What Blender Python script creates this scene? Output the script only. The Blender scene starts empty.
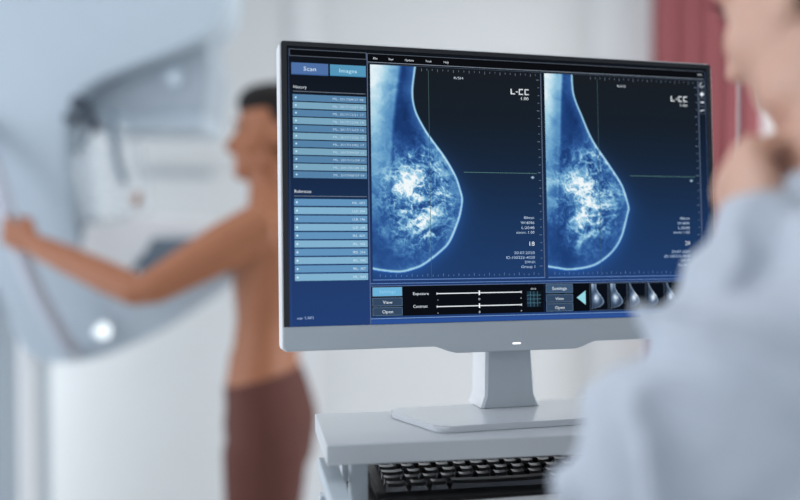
import bpy, bmesh, math
import numpy as np
from mathutils import Vector, Matrix, Euler

SC = bpy.context.scene
COL = SC.collection
R = math.radians

# ------------------------------------------------------------------ camera
CAMZ, PITCH, FPX = 1.35, math.atan(18 / 860.0), 860.0
cd = bpy.data.cameras.new('camera')
cd.sensor_width = 36.0
cd.lens = FPX / 800 * 36.0
cd.clip_start = 0.02
cd.dof.use_dof = True
cd.dof.focus_distance = 0.985
cd.dof.aperture_fstop = 1.2
cam = bpy.data.objects.new('camera', cd)
COL.objects.link(cam)
cam.location = (0, 0, CAMZ)
cam.rotation_euler = (R(90) - PITCH, 0, 0)
SC.camera = cam

# ------------------------------------------------------------------ world, lights, exposure
w = bpy.data.worlds.new('world')
SC.world = w
w.use_nodes = True
bg = w.node_tree.nodes['Background']
bg.inputs[0].default_value = (0.84, 0.92, 1.0, 1)
bg.inputs[1].default_value = 0.71


def area(name, loc, rot, sx, sy, power, col):
    l = bpy.data.lights.new(name, 'AREA')
    l.shape = 'RECTANGLE'
    l.size, l.size_y, l.energy, l.color = sx, sy, power, col
    o = bpy.data.objects.new(name, l)
    COL.objects.link(o)
    o.location = loc
    o.rotation_euler = rot
    return o


area('overhead_fill_back', (0.45, 2.35, 2.60), (0, 0, 0), 2.6, 1.2, 12, (1.0, 0.985, 0.96))  # unseen area light added overhead to brighten the back wall
area('overhead_fill_front', (-0.3, 0.9, 2.60), (0, 0, 0), 1.6, 1.0, 3.5, (0.93, 0.97, 1.0))  # unseen area light added overhead as soft front fill
area('side_fill_left', (-2.36, 1.0, 1.7), (0, R(-90), 0), 1.6, 1.8, 30, (0.88, 0.91, 1.0))  # area light added at left for the far person and monitor rim
area('side_fill_right', (2.36, 2.7, 1.05), (0, R(90), 0), 1.9, 1.5, 37, (0.96, 0.98, 1.0))  # unseen area light added to wash the back wall from the right
area('side_fill_far_left', (-2.36, 3.0, 1.05), (0, R(-90), 0), 1.9, 1.0, 24, (0.95, 0.98, 1.0))  # unseen area light added behind the machine to balance the right side
SC.view_settings.view_transform = 'Standard'
SC.view_settings.look = 'None'
SC.view_settings.exposure = 0.0
SC.view_settings.gamma = 1.0
SC.view_settings.use_curve_mapping = False

# ------------------------------------------------------------------ helpers
_cp, _sp = math.cos(PITCH), math.sin(PITCH)


def P(px, py, d):
    """world point at image position px,py and depth d along the lens axis"""
    x, y = (px - 400) / FPX * d, (py - 250) / FPX * d
    return Vector((x, -_sp * y + _cp * d, CAMZ - _cp * y - _sp * d))


def G(px, py, h):
    """world point on the horizontal plane z = h"""
    r = P(px, py, 1.0) - Vector((0, 0, CAMZ))
    return Vector((0, 0, CAMZ)) + r * ((h - CAMZ) / r.z)


def lin(c):
    return tuple((v / 255 / 12.92) if v / 255 <= .04045 else ((v / 255 + .055) / 1.055) ** 2.4 for v in c)


MATS = {}


def mat(name, rgb, rough=0.5, metal=0.0, spec=0.5, noise=0.0, nscale=20.0, bump=0.0, bscale=200.0,
        coat=0.0, alpha=1.0, sss=0.0, trans=0.0):
    if name in MATS:
        return MATS[name]
    m = bpy.data.materials.new(name)
    m.use_nodes = True
    nt = m.node_tree
    b = nt.nodes['Principled BSDF']
    c = (*lin(rgb), 1)
    b.inputs['Base Color'].default_value = c
    b.inputs['Roughness'].default_value = rough
    b.inputs['Metallic'].default_value = metal
    b.inputs['Specular IOR Level'].default_value = spec
    b.inputs['Coat Weight'].default_value = coat
    b.inputs['Alpha'].default_value = alpha
    b.inputs['Transmission Weight'].default_value = trans
    if sss:
        b.inputs['Subsurface Weight'].default_value = sss
        b.inputs['Subsurface Radius'].default_value = (0.01, 0.004, 0.002)
        b.inputs['Subsurface Scale'].default_value = 1.0
    tc = nt.nodes.new('ShaderNodeTexCoord')
    nz = nt.nodes.new('ShaderNodeTexNoise')
    nz.inputs['Scale'].default_value = nscale
    nz.inputs['Detail'].default_value = 4
    nt.links.new(tc.outputs['Object'], nz.inputs['Vector'])
    mx = nt.nodes.new('ShaderNodeMix')
    mx.data_type = 'RGBA'
    k = noise if noise else 0.02
    mx.inputs['A'].default_value = (*[v * (1 - k) for v in c[:3]], 1)
    mx.inputs['B'].default_value = (*[min(1, v * (1 + k)) for v in c[:3]], 1)
    nt.links.new(nz.outputs['Fac'], mx.inputs['Factor'])
    nt.links.new(mx.outputs['Result'], b.inputs['Base Color'])
    if bump:
        n2 = nt.nodes.new('ShaderNodeTexNoise')
        n2.inputs['Scale'].default_value = bscale
        nt.links.new(tc.outputs['Object'], n2.inputs['Vector'])
        bp = nt.nodes.new('ShaderNodeBump')
        bp.inputs['Strength'].default_value = bump
        bp.inputs['Distance'].default_value = 0.002
        nt.links.new(n2.outputs['Fac'], bp.inputs['Height'])
        nt.links.new(bp.outputs['Normal'], b.inputs['Normal'])
    MATS[name] = m
    return m


def emit(rgb, strength=1.0):
    key = 'lit_%d_%d_%d_%d' % (*rgb, int(strength * 100))
    if key in MATS:
        return MATS[key]
    m = bpy.data.materials.new(key)
    m.use_nodes = True
    nt = m.node_tree
    nt.nodes.remove(nt.nodes['Principled BSDF'])
    e = nt.nodes.new('ShaderNodeEmission')
    e.inputs[0].default_value = (*lin(rgb), 1)
    e.inputs[1].default_value = strength
    nt.links.new(e.outputs[0], nt.nodes['Material Output'].inputs[0])
    MATS[key] = m
    return m


def emit_attr():
    if 'screen_pixels' in MATS:
        return MATS['screen_pixels']
    m = bpy.data.materials.new('screen_pixels')
    m.use_nodes = True
    nt = m.node_tree
    nt.nodes.remove(nt.nodes['Principled BSDF'])
    e = nt.nodes.new('ShaderNodeEmission')
    a = nt.nodes.new('ShaderNodeVertexColor')
    a.layer_name = 'Col'
    nt.links.new(a.outputs[0], e.inputs[0])
    nt.links.new(e.outputs[0], nt.nodes['Material Output'].inputs[0])
    MATS['screen_pixels'] = m
    return m


def link(name, me, m=None, parent=None, loc=None):
    o = bpy.data.objects.new(name, me)
    COL.objects.link(o)
    if m is not None:
        for q in (m if isinstance(m, (list, tuple)) else [m]):
            me.materials.append(q)
    if parent is not None:
        o.parent = parent
    if loc is not None:
        o.location = loc
    return o


def obj(name, bm, m=None, parent=None, smooth=False, loc=None):
    bmesh.ops.recalc_face_normals(bm, faces=bm.faces)
    me = bpy.data.meshes.new(name)
    bm.to_mesh(me)
    bm.free()
    if smooth:
        me.polygons.foreach_set('use_smooth', [True] * len(me.polygons))
    return link(name, me, m, parent, loc)


def thing(name, label, cat, loc=(0, 0, 0), rz=0.0, group=None):
    o = bpy.data.objects.new(name, None)
    COL.objects.link(o)
    o.empty_display_size = 0.05
    o.location = loc
    o.rotation_euler = (0, 0, rz)
    tag(o, label, cat, group)
    return o


def tag(o, label=None, cat=None, group=None, kind=None):
    if label:
        o['label'] = label
    if cat:
        o['category'] = cat
    if group:
        o['group'] = group
    if kind:
        o['kind'] = kind
    return o


def add_box(bm, c, s, rot=None, bevel=0.0, seg=2):
    r = bmesh.ops.create_cube(bm, size=1.0)
    vs = r['verts']
    M = Matrix.Translation(c) @ (rot.to_4x4() if rot is not None else Matrix()) @ Matrix.Diagonal((*s, 1))
    bmesh.ops.transform(bm, matrix=M, verts=vs)
    if bevel:
        es = list({e for v in vs for e in v.link_edges})
        bmesh.ops.bevel(bm, geom=es, offset=bevel, segments=seg, affect='EDGES', profile=0.5)


def box_bm(c, s, rot=None, bevel=0.0, seg=2):
    bm = bmesh.new()
    add_box(bm, c, s, rot, bevel, seg)
    return bm


def catmull(pts, n=8, closed=False):
    pts = [Vector(p) for p in pts]
    out = []
    N = len(pts)
    rng = N if closed else N - 1
    for i in range(rng):
        p1, p2 = pts[i], pts[(i + 1) % N]
        p0 = pts[(i - 1) % N] if (closed or i > 0) else p1 * 2 - p2
        p3 = pts[(i + 2) % N] if (closed or i + 2 < N) else p2 * 2 - p1
        for k in range(n):
            t = k / n
            out.append(0.5 * ((2 * p1) + (p2 - p0) * t + (2 * p0 - 5 * p1 + 4 * p2 - p3) * t * t
                              + (3 * p1 - p0 - 3 * p2 + p3) * t ** 3))
    if not closed:
        out.append(pts[-1])
    return out


def add_loft(bm, st, seg=20, hint=Vector((0, 1, 0)), sub=0):
    """st: list of (point, r_side, r_hint); elliptical sections along a path, capped"""
    if sub:
        q = catmull([(*s[0], s[1], s[2]) if False else s[0] for s in st], sub)
        ra = [s[1] for s in st]
        rb = [s[2] for s in st]
        tt = np.linspace(0, len(st) - 1, len(q))
        A = np.interp(tt, range(len(st)), ra)
        B = np.interp(tt, range(len(st)), rb)
        st = [(q[i], float(A[i]), float(B[i])) for i in range(len(q))]
    pts = [Vector(s[0]) for s in st]
    rings = []
    for i, (p, ra, rb) in enumerate(st):
        p = Vector(p)
        d = (pts[min(i + 1, len(pts) - 1)] - pts[max(i - 1, 0)]).normalized()
        a = hint.cross(d)
        if a.length < 1e-3:
            a = Vector((1, 0, 0)).cross(d)
        a.normalize()
        b = d.cross(a).normalized()
        rings.append([bm.verts.new(p + a * ra * math.cos(2 * math.pi * k / seg) + b * rb * math.sin(2 * math.pi * k / seg))
                      for k in range(seg)])
    for i in range(len(rings) - 1):
        for k in range(seg):
            bm.faces.new((rings[i][k], rings[i][(k + 1) % seg], rings[i + 1][(k + 1) % seg], rings[i + 1][k]))
    bm.faces.new(rings[0][::-1])
    bm.faces.new(rings[-1])


def add_tube(bm, pts, r, seg=12, sub=0):
    if not isinstance(r, (list, tuple)):
        r = [r] * len(pts)
    add_loft(bm, [(p, q, q) for p, q in zip(pts, r)], seg, Vector((0.13, 1, 0.21)), sub)


def add_ell(bm, c, r, rot=None, seg=20):
    q = bmesh.ops.create_uvsphere(bm, u_segments=seg, v_segments=seg // 2 + 2, radius=1.0)
    M = Matrix.Translation(c) @ (rot.to_4x4() if rot is not None else Matrix()) @ Matrix.Diagonal((*r, 1))
    bmesh.ops.transform(bm, matrix=M, verts=q['verts'])


def add_prism(bm, outline, depth, bevel=0.0, seg=3):
    """outline: world points on a plane facing the room; extruded by depth along +y"""
    f = [bm.verts.new(p) for p in outline]
    b = [bm.verts.new(Vector(p) + Vector((0, depth, 0))) for p in outline]
    n = len(f)
    fa = bm.faces.new(f)
    bm.faces.new(b[::-1])
    for i in range(n):
        bm.faces.new((f[i], b[i], b[(i + 1) % n], f[(i + 1) % n]))
    if bevel:
        es = list(fa.edges) + [e for e in bm.edges if e.verts[0] in b and e.verts[1] in b]
        bmesh.ops.bevel(bm, geom=es, offset=bevel, segments=seg, affect='EDGES', profile=0.5, clamp_overlap=True)


def organic(bm, voxel, smooth=2, fac=0.6):
    """fuse overlapping closed shapes into one continuous skin"""
    bmesh.ops.recalc_face_normals(bm, faces=bm.faces)
    me = bpy.data.meshes.new('tmp')
    bm.to_mesh(me)
    bm.free()
    o = bpy.data.objects.new('tmp', me)
    COL.objects.link(o)
    md = o.modifiers.new('r', 'REMESH')
    md.mode = 'VOXEL'
    md.voxel_size = voxel
    if smooth:
        s = o.modifiers.new('s', 'SMOOTH')
        s.factor = fac
        s.iterations = smooth
    dg = bpy.context.evaluated_depsgraph_get()
    dg.update()
    out = bpy.data.meshes.new_from_object(o.evaluated_get(dg))
    bpy.data.objects.remove(o)
    bpy.data.meshes.remove(me)
    out.materials.clear()
    out.polygons.foreach_set('use_smooth', [True] * len(out.polygons))
    return out


# ------------------------------------------------------------------ materials
M_wall = mat('wall_paint', (226, 228, 229), 0.9, noise=0.015, nscale=3, bump=0.05)
M_floor = mat('floor_vinyl', (222, 224, 224), 0.4, noise=0.03, nscale=8)
M_white = mat('white_plastic', (228, 230, 232), 0.35)
M_gloss = mat('glossy_white_plastic', (205, 209, 214), 0.16, coat=0.3)
M_chin = mat('silver_grey_plastic', (186, 195, 202), 0.42)
M_black = mat('black_bezel', (14, 19, 27), 0.28)
M_cart = mat('pale_grey_laminate', (196, 201, 205), 0.42, noise=0.015)
M_cartm = mat('painted_grey_metal', (186, 196, 203), 0.4)
M_key = mat('black_keycap', (10, 11, 13), 0.2, spec=0.9, coat=0.4)
M_kb = mat('black_keyboard_case', (10, 10, 12), 0.4)
M_mach = mat('machine_shell', (178, 192, 203), 0.45)
M_mach2 = mat('machine_grey', (164, 176, 187), 0.5)
M_dark = mat('machine_dark', (52, 62, 78), 0.45)
M_slate = mat('detector_slate', (98, 114, 128), 0.4)
M_glass = mat('clear_acrylic', (225, 235, 242), 0.1, alpha=0.30)
M_skin1 = mat('skin_brown', (158, 100, 68), 0.55, noise=0.05, nscale=12, sss=0.05)
M_skin2 = mat('skin_light', (214, 170, 148), 0.5, noise=0.05, nscale=30, sss=0.05)
M_legg = mat('leggings_brown', (88, 48, 40), 0.85, noise=0.06, nscale=60)
M_hair = mat('hair_black', (16, 12, 12), 0.6, spec=0.2, noise=0.3, nscale=200)
M_coat = mat('coat_fabric', (186, 194, 205), 0.85, noise=0.03, nscale=90, bump=0.15, bscale=500)
M_red = mat('red_fabric', (146, 82, 86), 0.85, noise=0.05, nscale=40)
M_pole = mat('pale_metal', (178, 150, 152), 0.35)

# ------------------------------------------------------------------ the room
tag(obj('floor', box_bm((0, 1.0, -0.05), (4.8, 5.4, 0.1)), M_floor), kind='structure')
tag(obj('ceiling', box_bm((0, 1.0, 2.75), (4.8, 5.4, 0.1)), M_wall), kind='structure')
tag(obj('wall_back', box_bm((0, 3.75, 1.35), (4.8, 0.1, 2.7)), M_wall), kind='structure')
tag(obj('wall_left', box_bm((-2.45, 1.0, 1.35), (0.1, 5.4, 2.7)), M_wall), kind='structure')
tag(obj('wall_right', box_bm((2.45, 1.0, 1.35), (0.1, 5.4, 2.7)), M_wall), kind='structure')
tag(obj('baseboard_back', box_bm((0, 3.69, 0.05), (4.7, 0.02, 0.1), bevel=0.004), M_white), kind='structure')
# shallow pilaster of the back wall, beside the red curtain
tag(obj('trim_1', box_bm(((P(628, 0, 3.62).x), 3.69, 1.35), (0.24, 0.03, 2.68), bevel=0.006),
        mat('trim_grey', (232, 236, 238), 0.8)), kind='structure')
tag(obj('trim_2', box_bm((P(303, 0, 3.62).x, 3.69, 1.35), (0.10, 0.03, 2.68), bevel=0.006), M_white), kind='structure')

# added frames that dress the unseen side area lights as windows
for n_, (sx, yc, zc, hy, hz) in enumerate(((1, 2.7, 1.05, .75, .95), (-1, 3.0, 1.05, .50, .95), (-1, 1.0, 1.7, .90, .80))):
    bm = bmesh.new()
    for yy in (-hy - .03, hy + .03):
        add_box(bm, Vector((sx * 2.37, yc + yy, zc)), (.07, .07, hz * 2 + .13), None, .006)
    for zz in (-hz - .03, hz + .03):
        add_box(bm, Vector((sx * 2.37, yc, zc + zz)), (.07, hy * 2 + .12, .07), None, .006)
    tag(obj('lamp_surround_%d' % (n_ + 1), bm, M_white), kind='structure')

# ------------------------------------------------------------------ monitor
A = Vector((0.966553, 0.256468, 0.000277))
Bd = Vector((0.015028, -0.054319, -0.998411))
A.normalize()
N = A.cross(Bd).normalized()          # pointing back, away from the viewer
Bd = N.cross(A).normalized()
TL = Vector((-0.13094, 0.95087, 1.56044))


def S(u, v, w_=0.0):
    """point of the display: u right, v down in mm from its top left corner, w_ mm behind the glass"""
    return TL + A * (u * .001) + Bd * (v * .001) + N * (w_ * .001)


DESKZ = 1.134
mc = S(270, 345, 40)
monitor = thing('monitor', 'wide desktop monitor showing two blue breast scans, on a grey stand', 'monitor', (mc.x, mc.y, DESKZ))
MW = monitor
bpy.context.view_layer.update()
OFF = Vector((mc.x, mc.y, DESKZ))


def hull(bm, outl, w0, w1, bevel=0.0, seg=3):
    """extrude a (u,v) outline from w0 to w1 mm"""
    f = [bm.verts.new(S(u, v, w0) - OFF) for u, v in outl]
    b = [bm.verts.new(S(u, v, w1) - OFF) for u, v in outl]
    n = len(f)
    fa = bm.faces.new(f)
    fb = bm.faces.new(b[::-1])
    for i in range(n):
        bm.faces.new((f[i], b[i], b[(i + 1) % n], f[(i + 1) % n]))
    if bevel:
        bmesh.ops.bevel(bm, geom=list(set(fa.edges) | set(fb.edges)), offset=bevel * .001, segments=seg, affect='EDGES')


def rrect(x0, y0, x1, y1, r, n=5):
    out = []
    for cx, cy, a0 in ((x0 + r, y0 + r, 180), (x1 - r, y0 + r, 270), (x1 - r, y1 - r, 0), (x0 + r, y1 - r, 90)):
        for k in range(n + 1):
            a = R(a0 + 90 * k / n)
            out.append((cx + r * math.cos(a), cy + r * math.sin(a)))
    return out


bm = bmesh.new()
hull(bm, rrect(-1.6, -1.4, 541.6, 341.5, 5), 1.0, 30, 2)
hull(bm, rrect(60, 40, 480, 300, 30), 28, 52, 8)
obj('housing', bm, M_white, monitor)
bm = bmesh.new()
hull(bm, rrect(0, 0, 540, 316, 2.5), -0.6, 3)
obj('bezel', bm, M_black, monitor)
bm = bmesh.new()
ch = [(0, 314.6), (540, 314.6), (540, 337), (537, 340.4), (372, 340.4), (366, 342), (354, 347.6), (346, 349.6),
      (197, 349.6), (189, 347.6), (177, 342), (170, 340.4), (3, 340.4), (0, 337)]
hull(bm, ch, -1.6, 12, 0.8, 2)
obj('chin', bm, M_chin, monitor)
bm = bmesh.new()
hull(bm, rrect(265.5, 339.8, 275.5, 341.8, 0.8), -2.0, 1)
tag(obj('power_light', bm, emit((255, 255, 255), 1.5), monitor), 'white power light')


# stand: neck and foot
def neck(bm):
    rings = []
    for t, z in ((0, DESKZ + 0.008), (0.06, DESKZ + 0.013), (0.15, DESKZ + .022), (1, S(0, 300).z)):
        hw = .0325 - .0050 * t + (0.005 * (1 - t / .15) if t < .15 else 0)
        c0 = Vector((0.1322, 1.019, 0)) * (1 - t) + Vector((0.1300, 1.030, 0)) * t
        th = 0.050
        ax = Vector((A.x, A.y, 0)).normalized()
        nx = Vector((-ax.y, ax.x, 0))
        ring = []
        for (du, dn) in ((-hw + .003, 0), (hw - .003, 0), (hw, .003), (hw, th - .003), (hw - .003, th), (-hw + .003, th), (-hw, th - .003), (-hw, .003)):
            p = c0 + ax * du + nx * dn
            ring.append(bm.verts.new(Vector((p.x, p.y, z)) - OFF))
        rings.append(ring)
    for i in range(len(rings) - 1):
        for k in range(8):
            bm.faces.new((rings[i][k], rings[i][(k + 1) % 8], rings[i + 1][(k + 1) % 8], rings[i + 1][k]))
    bm.faces.new(rings[0])
    bm.faces.new(rings[-1])


bm = bmesh.new()
neck(bm)
bmesh.ops.recalc_face_normals(bm, faces=bm.faces)
for f in bm.faces:
    if f.normal.dot(Vector((-A.y, A.x, 0))) > -0.6:
        f.material_index = 1  # white sides also carry the light from the left in their colour
obj('stand_neck', bm, (M_chin, M_white), monitor)
bm = bmesh.new()
ax = Vector((A.x, A.y, 0)).normalized()
nx = Vector((-ax.y, ax.x, 0))
bc = Vector((0.1322, 1.019, 0))
foot = []
for du, dn, r in ((-.113, -.077, .012), (.113, -.077, .012), (.143, .010, .006), (.140, .032, .008), (-.140, .032, .008), (-.143, .010, .006)):
    foot.append((du, dn, r))
poly = []
for i, (du, dn, r) in enumerate(foot):
    p = Vector((du, dn))
    a = (Vector(foot[i - 1][:2]) - p).normalized()
    b = (Vector(foot[(i + 1) % 6][:2]) - p).normalized()
    for k in range(5):
        t = k / 4
        q = (p + a * r) * (1 - t) ** 2 + p * 2 * t * (1 - t) + (p + b * r) * t * t
        poly.append(q)
lo = [bm.verts.new(bc + ax * q.x + nx * q.y + Vector((0, 0, DESKZ + .0006)) - OFF) for q in poly]
hi = [bm.verts.new(bc + ax * q.x + nx * q.y + Vector((0, 0, DESKZ + .0075)) - OFF) for q in poly]
ft = bm.faces.new(hi)
bm.faces.new(lo[::-1])
for i in range(len(lo)):
    bm.faces.new((lo[i], lo[(i + 1) % len(lo)], hi[(i + 1) % len(lo)], hi[i]))
bmesh.ops.bevel(bm, geom=list(ft.edges), offset=.0025, segments=3, affect='EDGES')
obj('stand_foot', bm, M_gloss, monitor)


# --- display contents (what the screen shows)
def grid_mesh(name, u0, v0, u1, v1, nu, nv, colfn, w_, parent):
    us = np.linspace(u0, u1, nu)
    vs = np.linspace(v0, v1, nv)
    U, V = np.meshgrid(us, vs)
    o0 = np.array(S(0, 0, w_) - OFF)
    co = o0 + U[..., None] * .001 * np.array(A) + V[..., None] * .001 * np.array(Bd)
    idx = np.arange(nu * nv).reshape(nv, nu)
    faces = np.stack([idx[:-1, :-1], idx[1:, :-1], idx[1:, 1:], idx[:-1, 1:]], -1).reshape(-1, 4)
    me = bpy.data.meshes.new(name)
    me.vertices.add(nu * nv)
    me.vertices.foreach_set('co', co.reshape(-1).astype(np.float32))
    me.loops.add(len(faces) * 4)
    me.loops.foreach_set('vertex_index', faces.reshape(-1).astype(np.int32))
    me.polygons.add(len(faces))
    me.polygons.foreach_set('loop_start', np.arange(0, len(faces) * 4, 4, dtype=np.int32))
    me.update(calc_edges=True)
    rgb = colfn(U, V)
    rgb = np.clip(rgb, 0, 255) / 255.
    l = np.where(rgb <= .04045, rgb / 12.92, ((rgb + .055) / 1.055) ** 2.4)
    rgba = np.concatenate([l, np.ones(l.shape[:2] + (1,))], -1)
    at = me.color_attributes.new('Col', 'FLOAT_COLOR', 'POINT')
    at.data.foreach_set('color', rgba.reshape(-1).astype(np.float32))
    return link(name, me, emit_attr(), parent)


def ramp(t, stops):
    xs = [s[0] for s in stops]
    return np.stack([np.interp(t, xs, [s[1][k] for s in stops]) for k in range(3)], -1)


BGS = [(0, (17, 21, 27)), (60, (19, 27, 38)), (130, (22, 38, 62)), (200, (29, 52, 92)), (260, (34, 60, 108)), (314, (35, 63, 116))]  # interface gradient, with some screen glare put into the colour
screen = grid_mesh('screen', 6.0, 5.0, 534.0, 314.4, 20, 60, lambda u, v: ramp(v, BGS), -1.0, monitor)
tag(screen, 'lit screen')

_txt = {}


def text_geo(s, bold=False):
    key = (s, bold)
    if key not in _txt:
        c = bpy.data.curves.new('t', 'FONT')
        c.body = s
        c.resolution_u = 2
        if bold:
            c.offset = 0.02
        o = bpy.data.objects.new('t', c)
        COL.objects.link(o)
        dg = bpy.context.evaluated_depsgraph_get()
        dg.update()
        me = bpy.data.meshes.new_from_object(o.evaluated_get(dg))
        vs = np.array([v.co[:2] for v in me.vertices])
        fs = [tuple(p.vertices) for p in me.polygons]
        bpy.data.objects.remove(o)
        bpy.data.meshes.remove(me)
        bpy.data.curves.remove(c)
        _txt[key] = (vs, fs)
    return _txt[key]


class UI:
    def __init__(s):
        s.v, s.f, s.m, s.mats = [], [], [], []

    def _m(s, rgb):
        m = emit(rgb)
        if m not in s.mats:
            s.mats.append(m)
        return s.mats.index(m)

    def poly(s, pts, rgb, w_=-1.4):
        n = len(s.v)
        s.v += [S(u, v, w_) - OFF for u, v in pts]
        s.f.append(tuple(range(n, n + len(pts))))
        s.m.append(s._m(rgb))
        return s

    def rect(s, u0, v0, u1, v1, rgb, w_=-1.4):
        return s.poly([(u0, v0), (u0, v1), (u1, v1), (u1, v0)], rgb, w_)

    def frame(s, u0, v0, u1, v1, t, rgb, w_=-1.5):
        s.rect(u0, v0, u1, v0 + t, rgb, w_).rect(u0, v1 - t, u1, v1, rgb, w_)
        return s.rect(u0, v0, u0 + t, v1, rgb, w_).rect(u1 - t, v0, u1, v1, rgb, w_)

    def text(s, t, u0, v1, h, rgb, width=None, right=False, bold=False, w_=-1.8):
        """baseline v1, capital height h mm"""
        vs, fs = text_geo(t, bold)
        x0, x1 = vs[:, 0].min(), vs[:, 0].max()
        k = h / 0.70
        kx = (width / (x1 - x0)) if width else k
        n = len(s.v)
        base = u0 - (x1 - x0) * kx if right else u0
        s.v += [S(base + (x - x0) * kx, v1 - y * k, w_) - OFF for x, y in vs]
        s.f += [tuple(i + n for i in f) for f in fs]
        s.m += [s._m(rgb)] * len(fs)
        return s

    def build(s, name, parent=None):
        me = bpy.data.meshes.new(name)
        me.from_pydata([tuple(v) for v in s.v], [], s.f)
        for q in s.mats:
            me.materials.append(q)
        me.polygons.foreach_set('material_index', s.m)
        return link(name, me, None, parent or screen)


WHT, LIN = (225, 235, 245), (118, 134, 158)
# title box, menu bar
UI().rect(8.7, 8.5, 95.8, 16.5, (12, 15, 20)).frame(8.7, 8.5, 95.8, 16.5, .7, (92, 100, 112)).build('title_box')
u = UI().rect(97.2, 9.0, 529, 19.6, (12, 14, 18)).rect(97.2, 9.0, 529, 9.6, (92, 100, 112), -1.5)
u.rect(97.2, 18.6, 529, 19.3, (130, 140, 155), -1.5).rect(97.2, 20.6, 529, 21.1, (70, 80, 95), -1.5)
for t, p, wd in (('File', 103.5, 5.0), ('View', 121, 6), ('Options', 140.5, 10.5), ('Tools', 165, 7), ('Help', 187, 6)):
    u.text(t, p, 15.8, 2.4, WHT, width=wd)
u.text('100%', 527, 14.6, 2.0, WHT, right=True, width=6.5)
u.build('menu_bar')
UI().rect(96.0, 9.0, 97.0, 314, (88, 104, 142)).rect(7.8, 8.5, 8.2, 314, (66, 82, 118)).build('divider_line')
UI().rect(10.8, 23.6, 52.0, 37.0, (78, 112, 165)).rect(10.8, 35.8, 52, 37, (62, 96, 150), -1.5).text(
    'Scan', 24.2, 32.4, 4.6, (215, 232, 248), width=14).build('scan_button')
UI().rect(54.0, 23.8, 94.8, 36.6, (84, 150, 186)).rect(54, 35.6, 94.8, 36.6, (66, 134, 176), -1.5).text(
    'Images', 64.5, 32.4, 4.2, (190, 232, 248), width=20).build('images_button')
UI().text('History', 13, 52.4, 3.3, WHT, width=14.5).rect(12.6, 55.2, 94, 55.8, (120, 132, 148)).build('history_heading')
UI().text('Reference', 13, 167.8, 3.3, WHT, width=18.5).rect(12.6, 171, 94, 171.6, (120, 132, 148)).build('reference_heading')
hist = ['ML. 2017/09/27 08', 'ML. 2017/12/07 06', 'ML. 2017/12/21 17', 'ML. 2017/12/06 14', 'ML. 2017/13/23 16',
        'ML. 2017/13/26 19', 'ML. 2017/13/02 17', 'ML. 2017/09/29 12', 'ML. 2017/12/09 11', 'ML. 2017/01/30 16', 'ML. 2017/08/07 09']
D1, D2 = (86, 130, 168), (122, 166, 192)
for i in range(11):
    v = 58.8 + i * 8.52
    c = D2 if i % 2 else D1
    q = UI().rect(12, v, 94.6, v + 7.3, c).poly([(14.2, v + 3.6), (15.4, v + 2.3), (16.6, v + 3.6), (15.4, v + 4.9)], (200, 230, 245), -1.6)
    q.text(hist[i], 91.5, v + 5.0, 2.5, (188, 214, 232), width=35, right=True)
    q.build('history_row')
ref = ['ML. 001', 'LLD. 204', 'LLB. 196', 'LLB. 184', 'IRS. 3EX', 'IRL. 302', 'IRS. 356', 'IRL. 342', 'IRL. 357', 'ML. 304']
for i in range(10):
    v = 174.4 + i * 9.16
    c = (130, 178, 208) if i % 2 else (98, 148, 190)
    q = UI().rect(12.5, v, 94.3, v + 7.6, c).poly([(14.2, v + 3.8), (15.4, v + 2.4), (16.6, v + 3.8), (15.4, v + 5.2)], (220, 240, 250), -1.6)
    q.text(ref[i], 91.5, v + 5.3, 2.6, (205, 228, 242), width=14, right=True)
    q.build('reference_row')
UI().text('ver 1.001', 14.2, 306.5, 3.0, (170, 195, 230), width=18).build('version_note')

# --- procedural scan picture
_rng = np.random.RandomState(7)
_T = _rng.rand(256, 256)


def vn(x, y):
    xi, yi = np.floor(x).astype(int), np.floor(y).astype(int)
    fx, fy = x - xi, y - yi
    fx, fy = fx * fx * (3 - 2 * fx), fy * fy * (3 - 2 * fy)
    g = lambda a, b: _T[a % 256, b % 256]
    return (g(xi, yi) * (1 - fx) + g(xi + 1, yi) * fx) * (1 - fy) + (g(xi, yi + 1) * (1 - fx) + g(xi + 1, yi + 1) * fx) * fy


def fbm(x, y, o=4):
    s, a, t = 0, 1., 0
    for k in range(o):
        s = s + a * vn(x * 2 ** k + 17 * k, y * 2 ** k + 31 * k)
        t += a
        a *= .55
    return s / t


def ridge(x, y, o=3):
    s, a, t = 0, 1., 0
    for k in range(o):
        s = s + a * (1 - np.abs(2 * vn(x * 2 ** k + 11 * k, y * 2 ** k + 5 * k) - 1)) ** 3.2
        t += a
        a *= .6
    return s / t


def sst(a, b, x):
    t = np.clip((x - a) / (b - a), 0, 1)
    return t * t * (3 - 2 * t)


BL = [(153.5, 18), (153.5, 21), (149.8, 50), (152.5, 71), (162.5, 91), (172.4, 105.3), (187.1, 124.6), (199.6, 146), (205.4, 163), (207.4, 172), (206.4, 182), (202.4, 197.4),
      (191.5, 221.6), (179.2, 234.2), (161.1, 247.3), (149.2, 252.6), (131.5, 256.4), (110.6, 254.6), (98, 252.3)]
BR = [(348.6, 18), (349.0, 21), (351.0, 45.9), (361.0, 71), (374.5, 99.8), (396, 129.7), (412.4, 153.9), (419.6, 175), (421, 183), (419.0, 190),
      (411.2, 215.0), (400.3, 232), (384.5, 245.2), (367.4, 252.9), (341.2, 256.2), (322, 254), (305, 251.5)]
SKIN = [(0, (16, 34, 68)), (.2, (28, 60, 116)), (.38, (48, 92, 154)), (.56, (92, 148, 194)), (.75, (158, 204, 226)), (1, (242, 249, 252))]


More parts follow.
